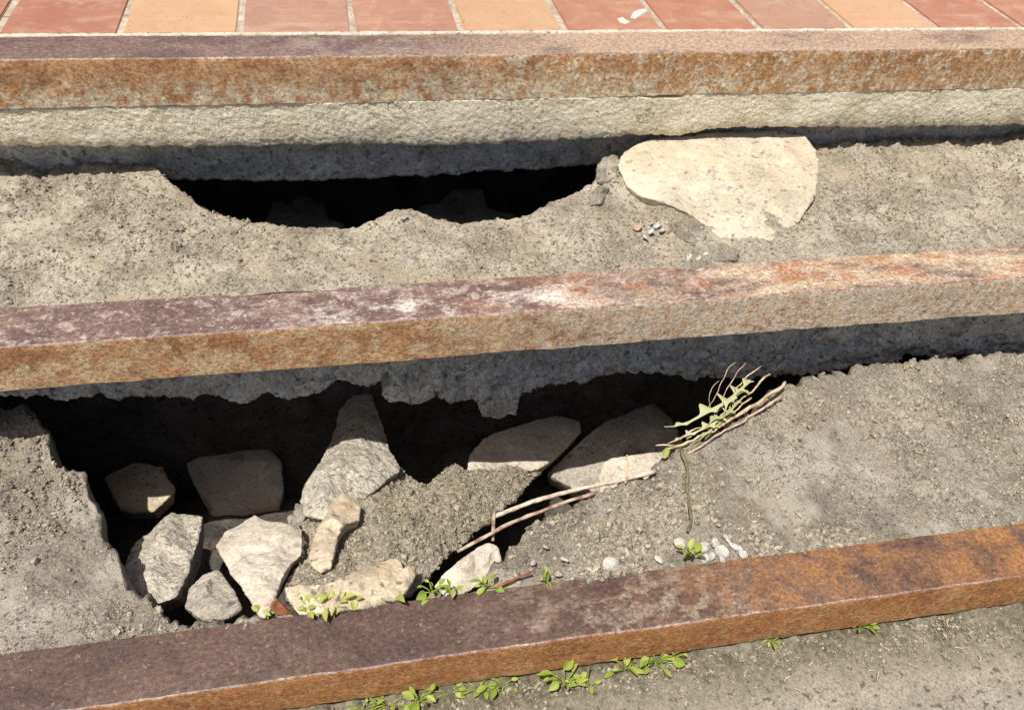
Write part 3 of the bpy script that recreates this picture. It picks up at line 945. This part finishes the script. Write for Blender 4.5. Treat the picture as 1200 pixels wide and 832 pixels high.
o = rock("rubble_stone", pts_on([(470, 494), (480, 485, .004), (494, 490), (498, 505), (486, 514), (474, 508)], flat(-0.30)),
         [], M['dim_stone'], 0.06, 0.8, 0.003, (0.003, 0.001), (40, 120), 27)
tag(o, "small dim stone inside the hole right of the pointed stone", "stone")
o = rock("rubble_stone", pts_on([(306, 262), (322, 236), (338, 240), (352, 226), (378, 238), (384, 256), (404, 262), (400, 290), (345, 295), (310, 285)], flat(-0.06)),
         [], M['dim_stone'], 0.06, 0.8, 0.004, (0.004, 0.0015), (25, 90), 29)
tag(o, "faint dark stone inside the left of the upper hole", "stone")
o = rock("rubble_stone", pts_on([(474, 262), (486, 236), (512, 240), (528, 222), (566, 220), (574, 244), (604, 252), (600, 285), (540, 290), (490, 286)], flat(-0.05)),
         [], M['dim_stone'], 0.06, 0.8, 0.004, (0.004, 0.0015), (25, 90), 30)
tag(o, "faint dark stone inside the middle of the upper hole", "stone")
o = rock("rubble_stone", pts_on([(214, 712), (220, 690), (238, 672), (256, 668), (274, 690), (284, 712), (268, 724), (236, 730)], on(Lf, -0.004)),
         pts_on([(246, 695, .014)], on(Lf, -0.004)), M['grey_stone'], 0.05, 0.8, 0.003, (0.003, 0.0012), (24, 90), 31)
tag(o, "grey stone at the far left end of the rubble", "stone")
o = rock("rubble_stone", pts_on([(140, 676), (150, 640), (176, 622), (204, 596), (238, 604), (232, 640), (222, 672), (206, 700), (176, 712)], on(Lf, -0.016)),
         pts_on([(196, 645, .018), (178, 675, .010)], on(Lf, -0.016)), M['cone_stone'], 0.06, 0.8, 0.003, (0.004, 0.0018), (24, 90), 35)
tag(o, "rough grey stone against the left bank of the lower hole", "stone")
o = rock("rubble_stone", pts_on([(120, 560), (150, 540), (190, 545), (206, 575), (180, 600), (140, 598)], flat(-0.22)),
         [], M['tan_stone'], 0.05, 0.8, 0.003, (0.004, 0.0018), (24, 90), 36)
tag(o, "tan stone behind the rough grey stone at the left bank", "stone")
# mortar clods along the broken edges
for (pts, z, lab, s) in [
    ([(700, 196), (709, 184), (722, 181), (728, 190), (722, 206), (712, 214), (700, 212)], H + 0.016, "brown mortar clod against the left corner of the big cream stone", 41),
    ([(786, 262), (800, 254), (818, 262), (830, 274), (822, 286), (806, 284), (794, 276)], H + 0.008, "brown clod of mortar touching the lower edge of the big cream stone", 47),
    ([(828, 286), (846, 284), (868, 292), (864, 304), (838, 306)], H + 0.005, "low brown clod between the big cream stone and the middle nosing", 48),
    ([(690, 226), (706, 216), (716, 222), (704, 238), (690, 242)], H + 0.008, "reddish brown crumb at the right lip of the upper hole", 49),
    ([(336, 606), (348, 590), (356, 590), (360, 604), (352, 616), (338, 618)], -0.10, "grey mortar crumb left of the pointed stone", 45)]:
    o = rock("mortar_clod", pts_on(pts, flat(z)), [], M['soil'], 0.035, 0.85, 0.0024, (0.004, 0.003), (40, 120), s)
    tag(o, lab, "rubble")


# ------------------------------------------------------------------ pebbles
def pebble_mesh(k):
    bm = bmesh.new()
    bmesh.ops.create_icosphere(bm, subdivisions=2, radius=1.0)
    co = np.array([v.co[:] for v in bm.verts])
    d = 1 + 0.42 * fbm(co, 0.9, 2, k * 3.3 + 1.7)
    for v, s in zip(bm.verts, d):
        v.co = v.co * s
        v.co.z *= 0.65
        if v.co.z > 0.45:
            v.co.z = 0.45 + (v.co.z - 0.45) * 0.3
    me = bpy.data.meshes.new("pebble")
    bm.to_mesh(me)
    bm.free()
    me.polygons.foreach_set("use_smooth", [True] * len(me.polygons))
    return me


peb = [pebble_mesh(k) for k in range(5)]
for k, m in enumerate(peb):
    m.materials.append(M['white_grit'])
M['red_pebble'] = simple('reddish_pebble', (0.36, 0.235, 0.17, 1), (0.46, 0.33, 0.25, 1), 80)


def pebble(px, py, z, r, label, group=None, mat=None, squash=1.0):
    me = random.choice(peb)
    if mat:
        me = me.copy()
        me.materials[0] = mat
    o = bpy.data.objects.new("pebble", me)
    COL.objects.link(o)
    r *= 0.85
    p = atz(px, py, z)
    o.location = (p[0], p[1], z - r * 0.05)
    o.scale = (r * random.uniform(0.9, 1.3), r * random.uniform(0.8, 1.1), r * random.uniform(0.7, 1.0) * squash)
    o.rotation_euler = (random.uniform(-.9, .9), random.uniform(-.9, .9), random.uniform(0, 6))
    return tag(o, label, "pebble", group)


pebble(717, 662, 0.0, 0.0125, "largest whitish pebble behind the lowest nosing")
pebble(735, 647, 0.0, 0.0075, "rounded greyish pebble above the largest whitish pebble", mat=M['pale_stone'])
pebble(798, 636, 0.002, 0.0085, "pinkish pebble left of the green seedling behind the lowest nosing", mat=M['pale_stone'])
for (a, b, r) in [(824, 640, .009), (838, 636, .008), (848, 645, .009), (834, 651, .008), (846, 655, .007), (826, 654, .006), (853, 632, .007), (862, 640, .008), (872, 650, .006)]:
    pebble(a, b, 0.001, r, "white pebble in the cluster beside the seedling behind the lowest nosing", "white gravel cluster on the lower tread")
for (a, b, r) in [(640, 640, .005), (662, 655, .006), (690, 668, .006), (684, 640, .005), (760, 640, .005), (772, 655, .006), (706, 630, .005), (735, 622, .004), (625, 660, .005), (605, 672, .006), (655, 672, .005), (790, 612, .004), (835, 600, .005), (842, 615, .005)]:
    pebble(a, b, 0.0, r, "small loose stone in the gritty soil of the lower tread", "loose stones on the lower tread", M['grey_stone'] if r < .006 else M['pale_stone'])
pebble(746, 266, H + 0.006, 0.0095, "flat round reddish pebble on the upper tread", mat=M['red_pebble'], squash=0.5)
for (a, b, r) in [(762, 272, .006), (770, 264, .006), (776, 270, .005), (757, 279, .005), (781, 261, .004), (764, 262, .004)]:
    pebble(a, b, H + 0.006, r, "white mortar crumb beside the flat reddish pebble on the upper tread", "white crumbs by the reddish pebble")
for (a, b, r) in [(806, 302, .006), (818, 303, .006), (826, 298, .005), (802, 296, .004), (812, 296, .004)]:
    pebble(a, b, H + 0.002, r, "white mortar crumb where the cream stone meets the middle nosing", "white crumbs near the middle nosing")


# ------------------------------------------------------------------ fine grit
def grit(name, P, r, mat, label):
    n = len(P)
    oct_ = np.array([(1, 0, 0), (-1, 0, 0), (0, 1, 0), (0, -1, 0), (0, 0, 1), (0, 0, -1)], float)
    of = np.array([(0, 2, 4), (2, 1, 4), (1, 3, 4), (3, 0, 4), (2, 0, 5), (1, 2, 5), (3, 1, 5), (0, 3, 5)])
    q = rng.normal(size=(n, 3, 3))
    Q = np.linalg.qr(q)[0]
    sh = oct_[None] * rng.uniform(0.6, 1.25, (n, 6, 1))
    V = np.einsum('nij,nkj->nki', Q, sh) * r[:, None, None] + P[:, None, :]
    F = (of[None] + 6 * np.arange(n)[:, None, None]).reshape(-1, 3)
    me = bpy.data.meshes.new(name)
    me.from_pydata(V.reshape(-1, 3).tolist(), [], F.tolist())
    o = link(name, me, mat, smooth=False)
    o["kind"] = "stuff"
    o["label"] = label
    o["category"] = "grit"
    return o


def on_bed(t, n, x0, x1, dens=None):
    yl, z, yy = t
    i = rng.integers(np.searchsorted(XS, x0), np.searchsorted(XS, x1) - 1, n * 3)
    w = (yl - yy[:, 0])[i]
    keep = rng.uniform(0, 0.3, n * 3) < w
    i = i[keep][:n]
    j = rng.integers(2, yy.shape[1], len(i))
    x = XS[i] + rng.uniform(0, 0.0022, len(i))
    P = np.stack([x, yy[i, j], z[i, j]], 1)
    pm = np.clip((fbm(P * [1, 1, 0], 11, 3, (21 if t is t2 else 33) + 41) + 0.35) / 0.6, 0.4 if t is t2 else 0.08, 1)
    P = P[rng.uniform(0, 1, len(P)) < pm]
    if dens is not None:
        k = rng.uniform(0, 1, len(P)) < dens(P)
        P = P[k]
    return P


def sizes(n, a, b):
    return a * (b / a) ** (rng.uniform(0, 1, n) ** 2.2)


ICO = bmesh.new()
bmesh.ops.create_icosphere(ICO, subdivisions=1, radius=1.0)
ICO_V = np.array([v.co[:] for v in ICO.verts])
ICO_F = np.array([[v.index for v in f.verts] for f in ICO.faces])
ICO.free()


def gravel(name, P, r, mat, label):
    n, m = len(P), len(ICO_V)
    Q = np.linalg.qr(rng.normal(size=(n, 3, 3)))[0]
    k = np.clip(1 + 0.38 * rng.normal(size=(n, m, 1)), 0.55, 1.5)
    sh = ICO_V[None] * k * rng.uniform(0.55, 1.2, (n, 1, 3))
    V = np.einsum('nij,nkj->nki', Q, sh) * r[:, None, None] + P[:, None, :]
    F = (ICO_F[None] + m * np.arange(n)[:, None, None]).reshape(-1, 3)
    me = bpy.data.meshes.new(name)
    me.from_pydata(V.reshape(-1, 3).tolist(), [], F.tolist())
    o = link(name, me, mat, smooth=False)
    o["kind"] = "stuff"
    o["label"] = label
    o["category"] = "gravel"
    return o


P = on_bed(t2, 700, -0.5, 1.2)
gravel("mortar_gravel", P, sizes(len(P), 0.002, 0.0055), M['grit'], "coarse mortar crumbs lying on the upper tread")
P = np.concatenate([on_bed(t3, 900, -0.5, 1.2), on_bed(t3, 1100, 0.10, 0.62, lambda p: np.clip(1.25 - (p[:, 1] - 0.07) * 9, 0.05, 1))])
gravel("soil_gravel", P, sizes(len(P), 0.002, 0.0065), M['grit'], "coarse gravel lying in the soil of the lower tread")
P = on_bed(t2, 24000, -0.5, 1.25)
grit("mortar_grit", P, sizes(len(P), 0.0008, 0.0036), M['grit'], "fine grit and crumbs strewn over the upper mortar tread")
P = on_bed(t3, 30000, -0.5, 1.2)
P2 = on_bed(t3, 12000, 0.10, 0.6, lambda p: np.clip(1.2 - (p[:, 1] - 0.07) * 9, 0.05, 1))
P = np.concatenate([P, P2])
grit("soil_grit", P, np.concatenate([sizes(len(P) - len(P2), 0.0008, 0.0036), sizes(len(P2), 0.001, 0.0062)]), M['grit'], "fine grit and small gravel strewn over the lower tread")
nv = len(lump.data.vertices)
co = np.empty(nv * 3)
lump.data.vertices.foreach_get("co", co)
nr = np.empty(nv * 3, np.float32)
lump.data.vertex_normals.foreach_get("vector", nr)
up = np.where(nr.reshape(-1, 3)[:, 2] > 0.5)[0]
P = co.reshape(-1, 3)[rng.choice(up, 7000)] + rng.normal(size=(7000, 3)) * 0.0008
gravel("rubble_gravel", P[:260], sizes(260, 0.002, 0.006), M['grit'], "coarse crumbs on the sunken mortar lump")
grit("rubble_grit", P, sizes(len(P), 0.0009, 0.0036), M['grit'], "fine crumbs on the sunken mortar lump")
xs_ = rng.uniform(-0.5, 1.2, 6000)
P = np.stack([xs_, -0.002 - np.abs(rng.normal(size=6000)) * 0.022, np.full(6000, PAVE_Z + 0.0015)], 1)
grit("pavement_grit", P, sizes(6000, 0.0009, 0.0034), M['grit'], "dirt and grit along the foot of the lowest nosing")


# ================================================================== RODS, SHARD
def px3(pts, z):
    return [atz(p[0], p[1], p[2] if len(p) > 2 else z) for p in pts]


tag(tube("rusty_rod", px3([(578, 606, -.03), (612, 592, -.022), (650, 580, -.014), (690, 570, -.008), (728, 563, -.002), (768, 552, .003)], 0), 0.0029, M['rod_pale'], jitter=0.25, wob=0.0006),
    "upper pale rusty rod reaching from the thistle across the lower hole", "rod")
tag(tube("rusty_rod", px3([(536, 646, -.03), (566, 630, -.024), (600, 612, -.016), (634, 599, -.010), (662, 588, -.004), (700, 577, -.002)], 0), 0.0023, M['rod'], jitter=0.25, wob=0.0006),
    "lower brown rusty rod below the pale rod over the gap", "rod")
tag(tube("rusty_wire", px3([(579, 600, -.026), (580, 616, -.03), (578, 634, -.034)], 0), 0.0022, M['rod']), "short upright wire joining the two rusty rods", "wire")
tag(tube("twig", px3([(580, 688, .002), (598, 679, .004), (622, 670, .004)], 0), 0.0016, M['shard']), "thin reddish twig on the soil behind the lowest nosing", "twig")
o = rock("rust_shard", px3([(316, 722, -.004), (318, 708, .010), (323, 701, .014), (334, 712, .006), (344, 722, -.004)], 0), [], M['shard'], 0.004, 0.95, 0.0014, (0.0006, 0.0003), (60, 150), 51, down=(0, 1, -0.2))
tag(o, "small reddish brown rusty shard between the left stone and the tan stone", "shard")


# ================================================================== PLANTS
def leaf_mesh(L, W, curl, fold=0.25, tip=1.0, n=7):
    V, F = [], []
    for i in range(n):
        s = i / (n - 1)
        w = W * (math.sin(math.pi * min(1, s * 0.97 + 0.03)) ** 0.75) * (1 - 0.25 * s)
        y = L * s
        z = curl * L * s * s
        for k, u in enumerate((-1, -0.5, 0, 0.5, 1)):
            V.append((u * w / 2, y, -z + abs(u) * w * fold))
    for i in range(n - 1):
        for k in range(4):
            F.append((i * 5 + k, i * 5 + k + 1, (i + 1) * 5 + k + 1, (i + 1) * 5 + k))
    me = bpy.data.meshes.new("leaf")
    me.from_pydata(V, [], F)
    me.polygons.foreach_set("use_smooth", [True] * len(F))
    return me


LEAVES = {}
for key in ('leaf', 'leaf_yellow'):
    LEAVES[key] = []
    for a in ((0.55, 0.25, 0.2), (0.62, 0.1, 0.3), (0.5, 0.45, 0.15), (0.7, 0.3, 0.25)):
        m = leaf_mesh(1.0, a[0], a[1], a[2])
        m.materials.append(M[key])
        LEAVES[key].append(m)


def weed(px, py, z, label, n=5, size=0.018, spread=0.010, key='leaf', tall=0.012, group="green seedlings along the lowest nosing"):
    base = atz(px, py, z)
    e = bpy.data.objects.new("seedling", None)
    e.empty_display_size = 0.01
    COL.objects.link(e)
    e.location = base
    tag(e, label, "weed", group)
    a0 = random.uniform(0, 6)
    n = int(n * 1.5)
    size *= 0.74
    for k in range(n):
        a = a0 + k * 2.4 + random.uniform(-.3, .3)
        st = random.uniform(0.3, 1.0)
        end = Vector((math.cos(a) * spread * st * 1.5, math.sin(a) * spread * st * 0.7, tall * random.uniform(0.3, 1.4)))
        V, F = tube_data([Vector((0, 0, -0.003)), end * 0.5 + Vector((0, 0, 0.002)), end], [0.0009, 0.0008, 0.0006], 5)
        me = bpy.data.meshes.new("stem")
        me.from_pydata([tuple(v) for v in V], [], F)
        link("stem", me, M[key], e)
        lo = bpy.data.objects.new("leaf", random.choice(LEAVES[key if random.random() < 0.8 else 'leaf_yellow']))
        COL.objects.link(lo)
        lo.parent = e
        lo.location = end
        s = size * random.uniform(0.45, 1.25)
        lo.scale = (s * random.uniform(0.85, 1.3), s, s)
        lo.rotation_euler = (random.uniform(-0.3, 1.0), random.uniform(-.6, .6), a - math.pi / 2 + random.uniform(-.7, .7))
    return e


weed(806, 654, 0.0, "green seedling between the white pebbles and the lowest nosing", 4, 0.020, 0.007, tall=0.018)
weed(640, 682, 0.0, "tiny yellow green sprout on the soil right of the twig", 3, 0.013, 0.005)
weed(508, 696, -0.006, "green seedling left of the small pale stone behind the lowest nosing", 6, 0.019, 0.011)
weed(528, 694, -0.004, "thin green sprout in front of the small pale stone", 3, 0.015, 0.006)
weed(571, 690, -0.004, "bright sprout at the right end of the small pale stone", 4, 0.015, 0.007)
weed(464, 704, -0.006, "broad single leaved sprout right of the tan stone behind the lowest nosing", 3, 0.018, 0.006, key='leaf_yellow')
weed(392, 712, -0.004, "yellow green clump in front of the tan stone, its right half", 9, 0.015, 0.016, key='leaf_yellow')
weed(367, 716, -0.004, "yellow green clump in front of the tan stone, its left half", 8, 0.013, 0.015, key='leaf_yellow')
weed(412, 709, -0.004, "single yellowish sprout at the right of the yellow green clump", 3, 0.012, 0.006, key='leaf_yellow')
weed(310, 722, -0.004, "yellowish sprout at the tip of the left pale stone", 4, 0.013, 0.006, key='leaf_yellow')
gz = PAVE_Z + 0.001
for (a, b, lab, n, s, sp, t) in [
    (662, 800, "leafy seedling under the middle of the lowest nosing, beside a dry curled stalk", 8, 0.020, 0.016, 0.014),
    (690, 806, "small sprout right of the leafy seedling at the foot of the lowest nosing", 3, 0.013, 0.006, 0.006),
    (733, 786, "left seedling of the round leaved pair at the foot of the lowest nosing", 6, 0.018, 0.014, 0.012),
    (768, 778, "right seedling of the round leaved pair at the foot of the lowest nosing", 8, 0.018, 0.018, 0.012),
    (790, 772, "small round leaved sprout at the right end of the seedlings on the pavement", 4, 0.013, 0.010, 0.010),
    (590, 804, "low seedling left of the dry curled stalk on the pavement", 5, 0.015, 0.014, 0.007),
    (560, 808, "low seedling in the middle of the pavement weeds", 6, 0.014, 0.016, 0.006),
    (528, 812, "low creeping seedling on the pavement, third from the left", 5, 0.013, 0.015, 0.006),
    (492, 822, "tall bright seedling among the pavement weeds at the lower left", 7, 0.019, 0.012, 0.012),
    (455, 826, "creeping sprout left of the tall bright seedling on the pavement", 5, 0.013, 0.014, 0.006),
    (425, 831, "leftmost creeping sprout on the pavement at the bottom edge", 4, 0.013, 0.014, 0.006),
    (905, 752, "seedling on the pavement right of the round leaved pair", 5, 0.015, 0.014, 0.008),
    (1010, 735, "low seedling on the pavement at the far right of the lowest nosing", 5, 0.014, 0.014, 0.007)]:
    weed(a, b, gz, lab, n, s, sp, tall=t)
tag(tube("dry_stalk", [atz(690, 782, gz + 0.02), atz(686, 790, gz + 0.014), atz(692, 800, gz + 0.006), atz(684, 806, gz + 0.003), atz(696, 812, gz + 0.002)], 0.0013, M['dark_root']),
    "dry curled stalk among the seedlings on the pavement", "stalk")

# thistle and dry roots at the right of the lower hole
th = bpy.data.objects.new("thistle", None)
th.empty_display_size = 0.02
COL.objects.link(th)
th.location = (0, 0, 0)
tag(th, "dry spiny thistle with pale roots at the right edge of the lower hole", "weed")
for (pts, r, m) in [
    ([(920, 448, .024), (884, 474, .02), (846, 499, .014), (820, 512, .010), (796, 521, .006), (778, 528, .002)], 0.0030, 'root'),
    ([(915, 462, .016), (868, 496, .010), (842, 508, .008), (815, 527, .004), (806, 531, .002)], 0.0020, 'root_pink'),
    ([(900, 440, .03), (868, 470, .026), (836, 497, .016), (812, 503, .014), (786, 519, .010)], 0.0016, 'root'),
    ([(880, 466, .022), (850, 494, .012), (834, 499, .014), (802, 514, .010)], 0.0012, 'root'),
    ([(866, 420, .03), (846, 440, .03), (838, 462, .026), (826, 486, .018)], 0.0009, 'root'),
    ([(874, 425, .03), (852, 452, .03), (846, 470, .024), (838, 492, .014)], 0.0010, 'root_pink'),
    ([(890, 430, .034), (862, 456, .03), (853, 482, .018), (850, 500, .010)], 0.0012, 'root'),
    ([(842, 446, .034), (830, 456, .034), (828, 472, .026), (834, 484, .018)], 0.0006, 'root'),
    ([(800, 528, .004), (808, 518, .014), (822, 514, .018)], 0.0007, 'root'),
    ([(790, 522, .006), (776, 518, .010), (770, 521, .010)], 0.0018, 'root')]:
    tube("stem", px3(pts, 0), r * 0.85, M[m], th, taper=0.55, jitter=0.35, wob=0.003)


def spiny(name, spine, width, z, mat, parent, spikes):
    """leaf blade along a spine with a spiny outline, thickened and arched"""
    S = resample([atz(a, b, zz) for a, b, zz in spine], 0.0018)
    n = len(S)
    V, F = [], []
    for i, p in enumerate(S):
        s = i / (n - 1)
        t = (S[min(i + 1, n - 1)] - S[max(i - 1, 0)])
        t /= np.linalg.norm(t)
        side = np.cross(t, (0, 0, 1.0))
        side /= np.linalg.norm(side)
        w = width * (1 - s) ** 0.6 * (0.45 + 0.55 * s ** 0.3)
        ph = s * spikes * 2 * math.pi + 1.1 * math.sin(9 * s + spikes)
        sp = max(0, math.sin(ph)) ** 3 * (0.5 + 0.7 * abs(math.sin(13.7 * s + 1)))
        sp2 = max(0, math.sin(ph + 1.9)) ** 3 * (0.5 + 0.7 * abs(math.sin(17.3 * s + 2)))
        up = np.array([0, 0, 1.0])
        V += [tuple(p + side * w * (0.3 + 1.3 * sp) + t * w * 0.7 * sp + up * w * (1.0 * sp + 0.25)), tuple(p - up * 0.0008), tuple(p - side * w * (0.3 + 1.3 * sp2) + t * w * 0.7 * sp2 + up * w * (0.8 * sp2 + 0.2))]
    for i in range(n - 1):
        for k in (0, 1):
            F.append((i * 3 + k, i * 3 + k + 1, i * 3 + k + 4, i * 3 + k + 3))
    me = bpy.data.meshes.new(name)
    me.from_pydata(V, [], F)
    o = link(name, me, mat, parent)
    md = o.modifiers.new("t", 'SOLIDIFY')
    md.thickness = 0.0007
    return o


for (sp_, w_, k_) in [
    ([(872, 456, .03), (848, 474, .03), (828, 484, .026), (808, 495, .020), (790, 500, .018), (778, 500, .020)], 0.012, 4),
    ([(858, 482, .022), (836, 497, .018), (815, 507, .014), (796, 514, .010), (782, 520, .010)], 0.008, 5),
    ([(880, 446, .03), (862, 462, .034), (852, 474, .034), (848, 488, .028)], 0.009, 3),
    ([(866, 470, .026), (852, 486, .024), (836, 492, .024), (826, 502, .016)], 0.008, 3),
    ([(850, 492, .016), (830, 506, .016), (818, 518, .010)], 0.006, 3)]:
    spiny("leaf", sp_, w_, 0, M['thistle'], th, k_)
lf = bpy.data.objects.new("leaf", LEAVES['leaf_yellow'][1])
COL.objects.link(lf)
lf.parent = th
p = atz(778, 537, 0.008)
lf.location = p
lf.scale = (0.016, 0.016, 0.016)
lf.rotation_euler = (0.5, 0, -0.6)
tag(tube("dangling_root", px3([(797, 526, .010), (803, 540, .008), (806, 560, .006), (806, 580, .006), (809, 600, .004), (811, 614, .004), (806, 622, .004)], 0), 0.0021, M['dark_root'], jitter=0.3),
    "thin dark root trailing down the soil from the thistle", "root")
tag(tube("dry_stalk", px3([(733, 566, .004), (734, 552, .012), (738, 540, .016), (735, 533, .018)], 0), 0.0012, M['root']), "tiny dry stalk standing in front of the pale sunlit stone", "stalk")

# ------------------------------------------------------------------ dry litter
P = np.concatenate([on_bed(t2, 45, -0.45, 1.1), on_bed(t3, 90, -0.45, 1.1), np.stack([rng.uniform(-0.3, 1.0, 40), rng.uniform(-0.06, -0.004, 40), np.full(40, PAVE_Z + 0.001)], 1)])
V, F = [], []
for p in P:
    a = random.uniform(0, 6.28)
    L = random.uniform(0.004, 0.012)
    d = np.array([math.cos(a), math.sin(a), random.uniform(-.2, .35)]) * L
    bend = rng.normal(size=3) * 0.0015
    vv, ff = tube_data([p + [0, 0, 0.0012], p + d * 0.5 + bend + [0, 0, 0.0016], p + d + [0, 0, 0.0012]], [0.0007, 0.0006, 0.0003], 4)
    b = len(V)
    V += [tuple(v) for v in vv]
    F += [tuple(b + i for i in f) for f in ff]
me = bpy.data.meshes.new("straw_litter")
me.from_pydata(V, [], F)
o = kind(link("straw_litter", me, M['root'], smooth=False), "stuff")
o["label"] = "scattered bits of dry straw on the treads and pavement"
o["category"] = "litter"
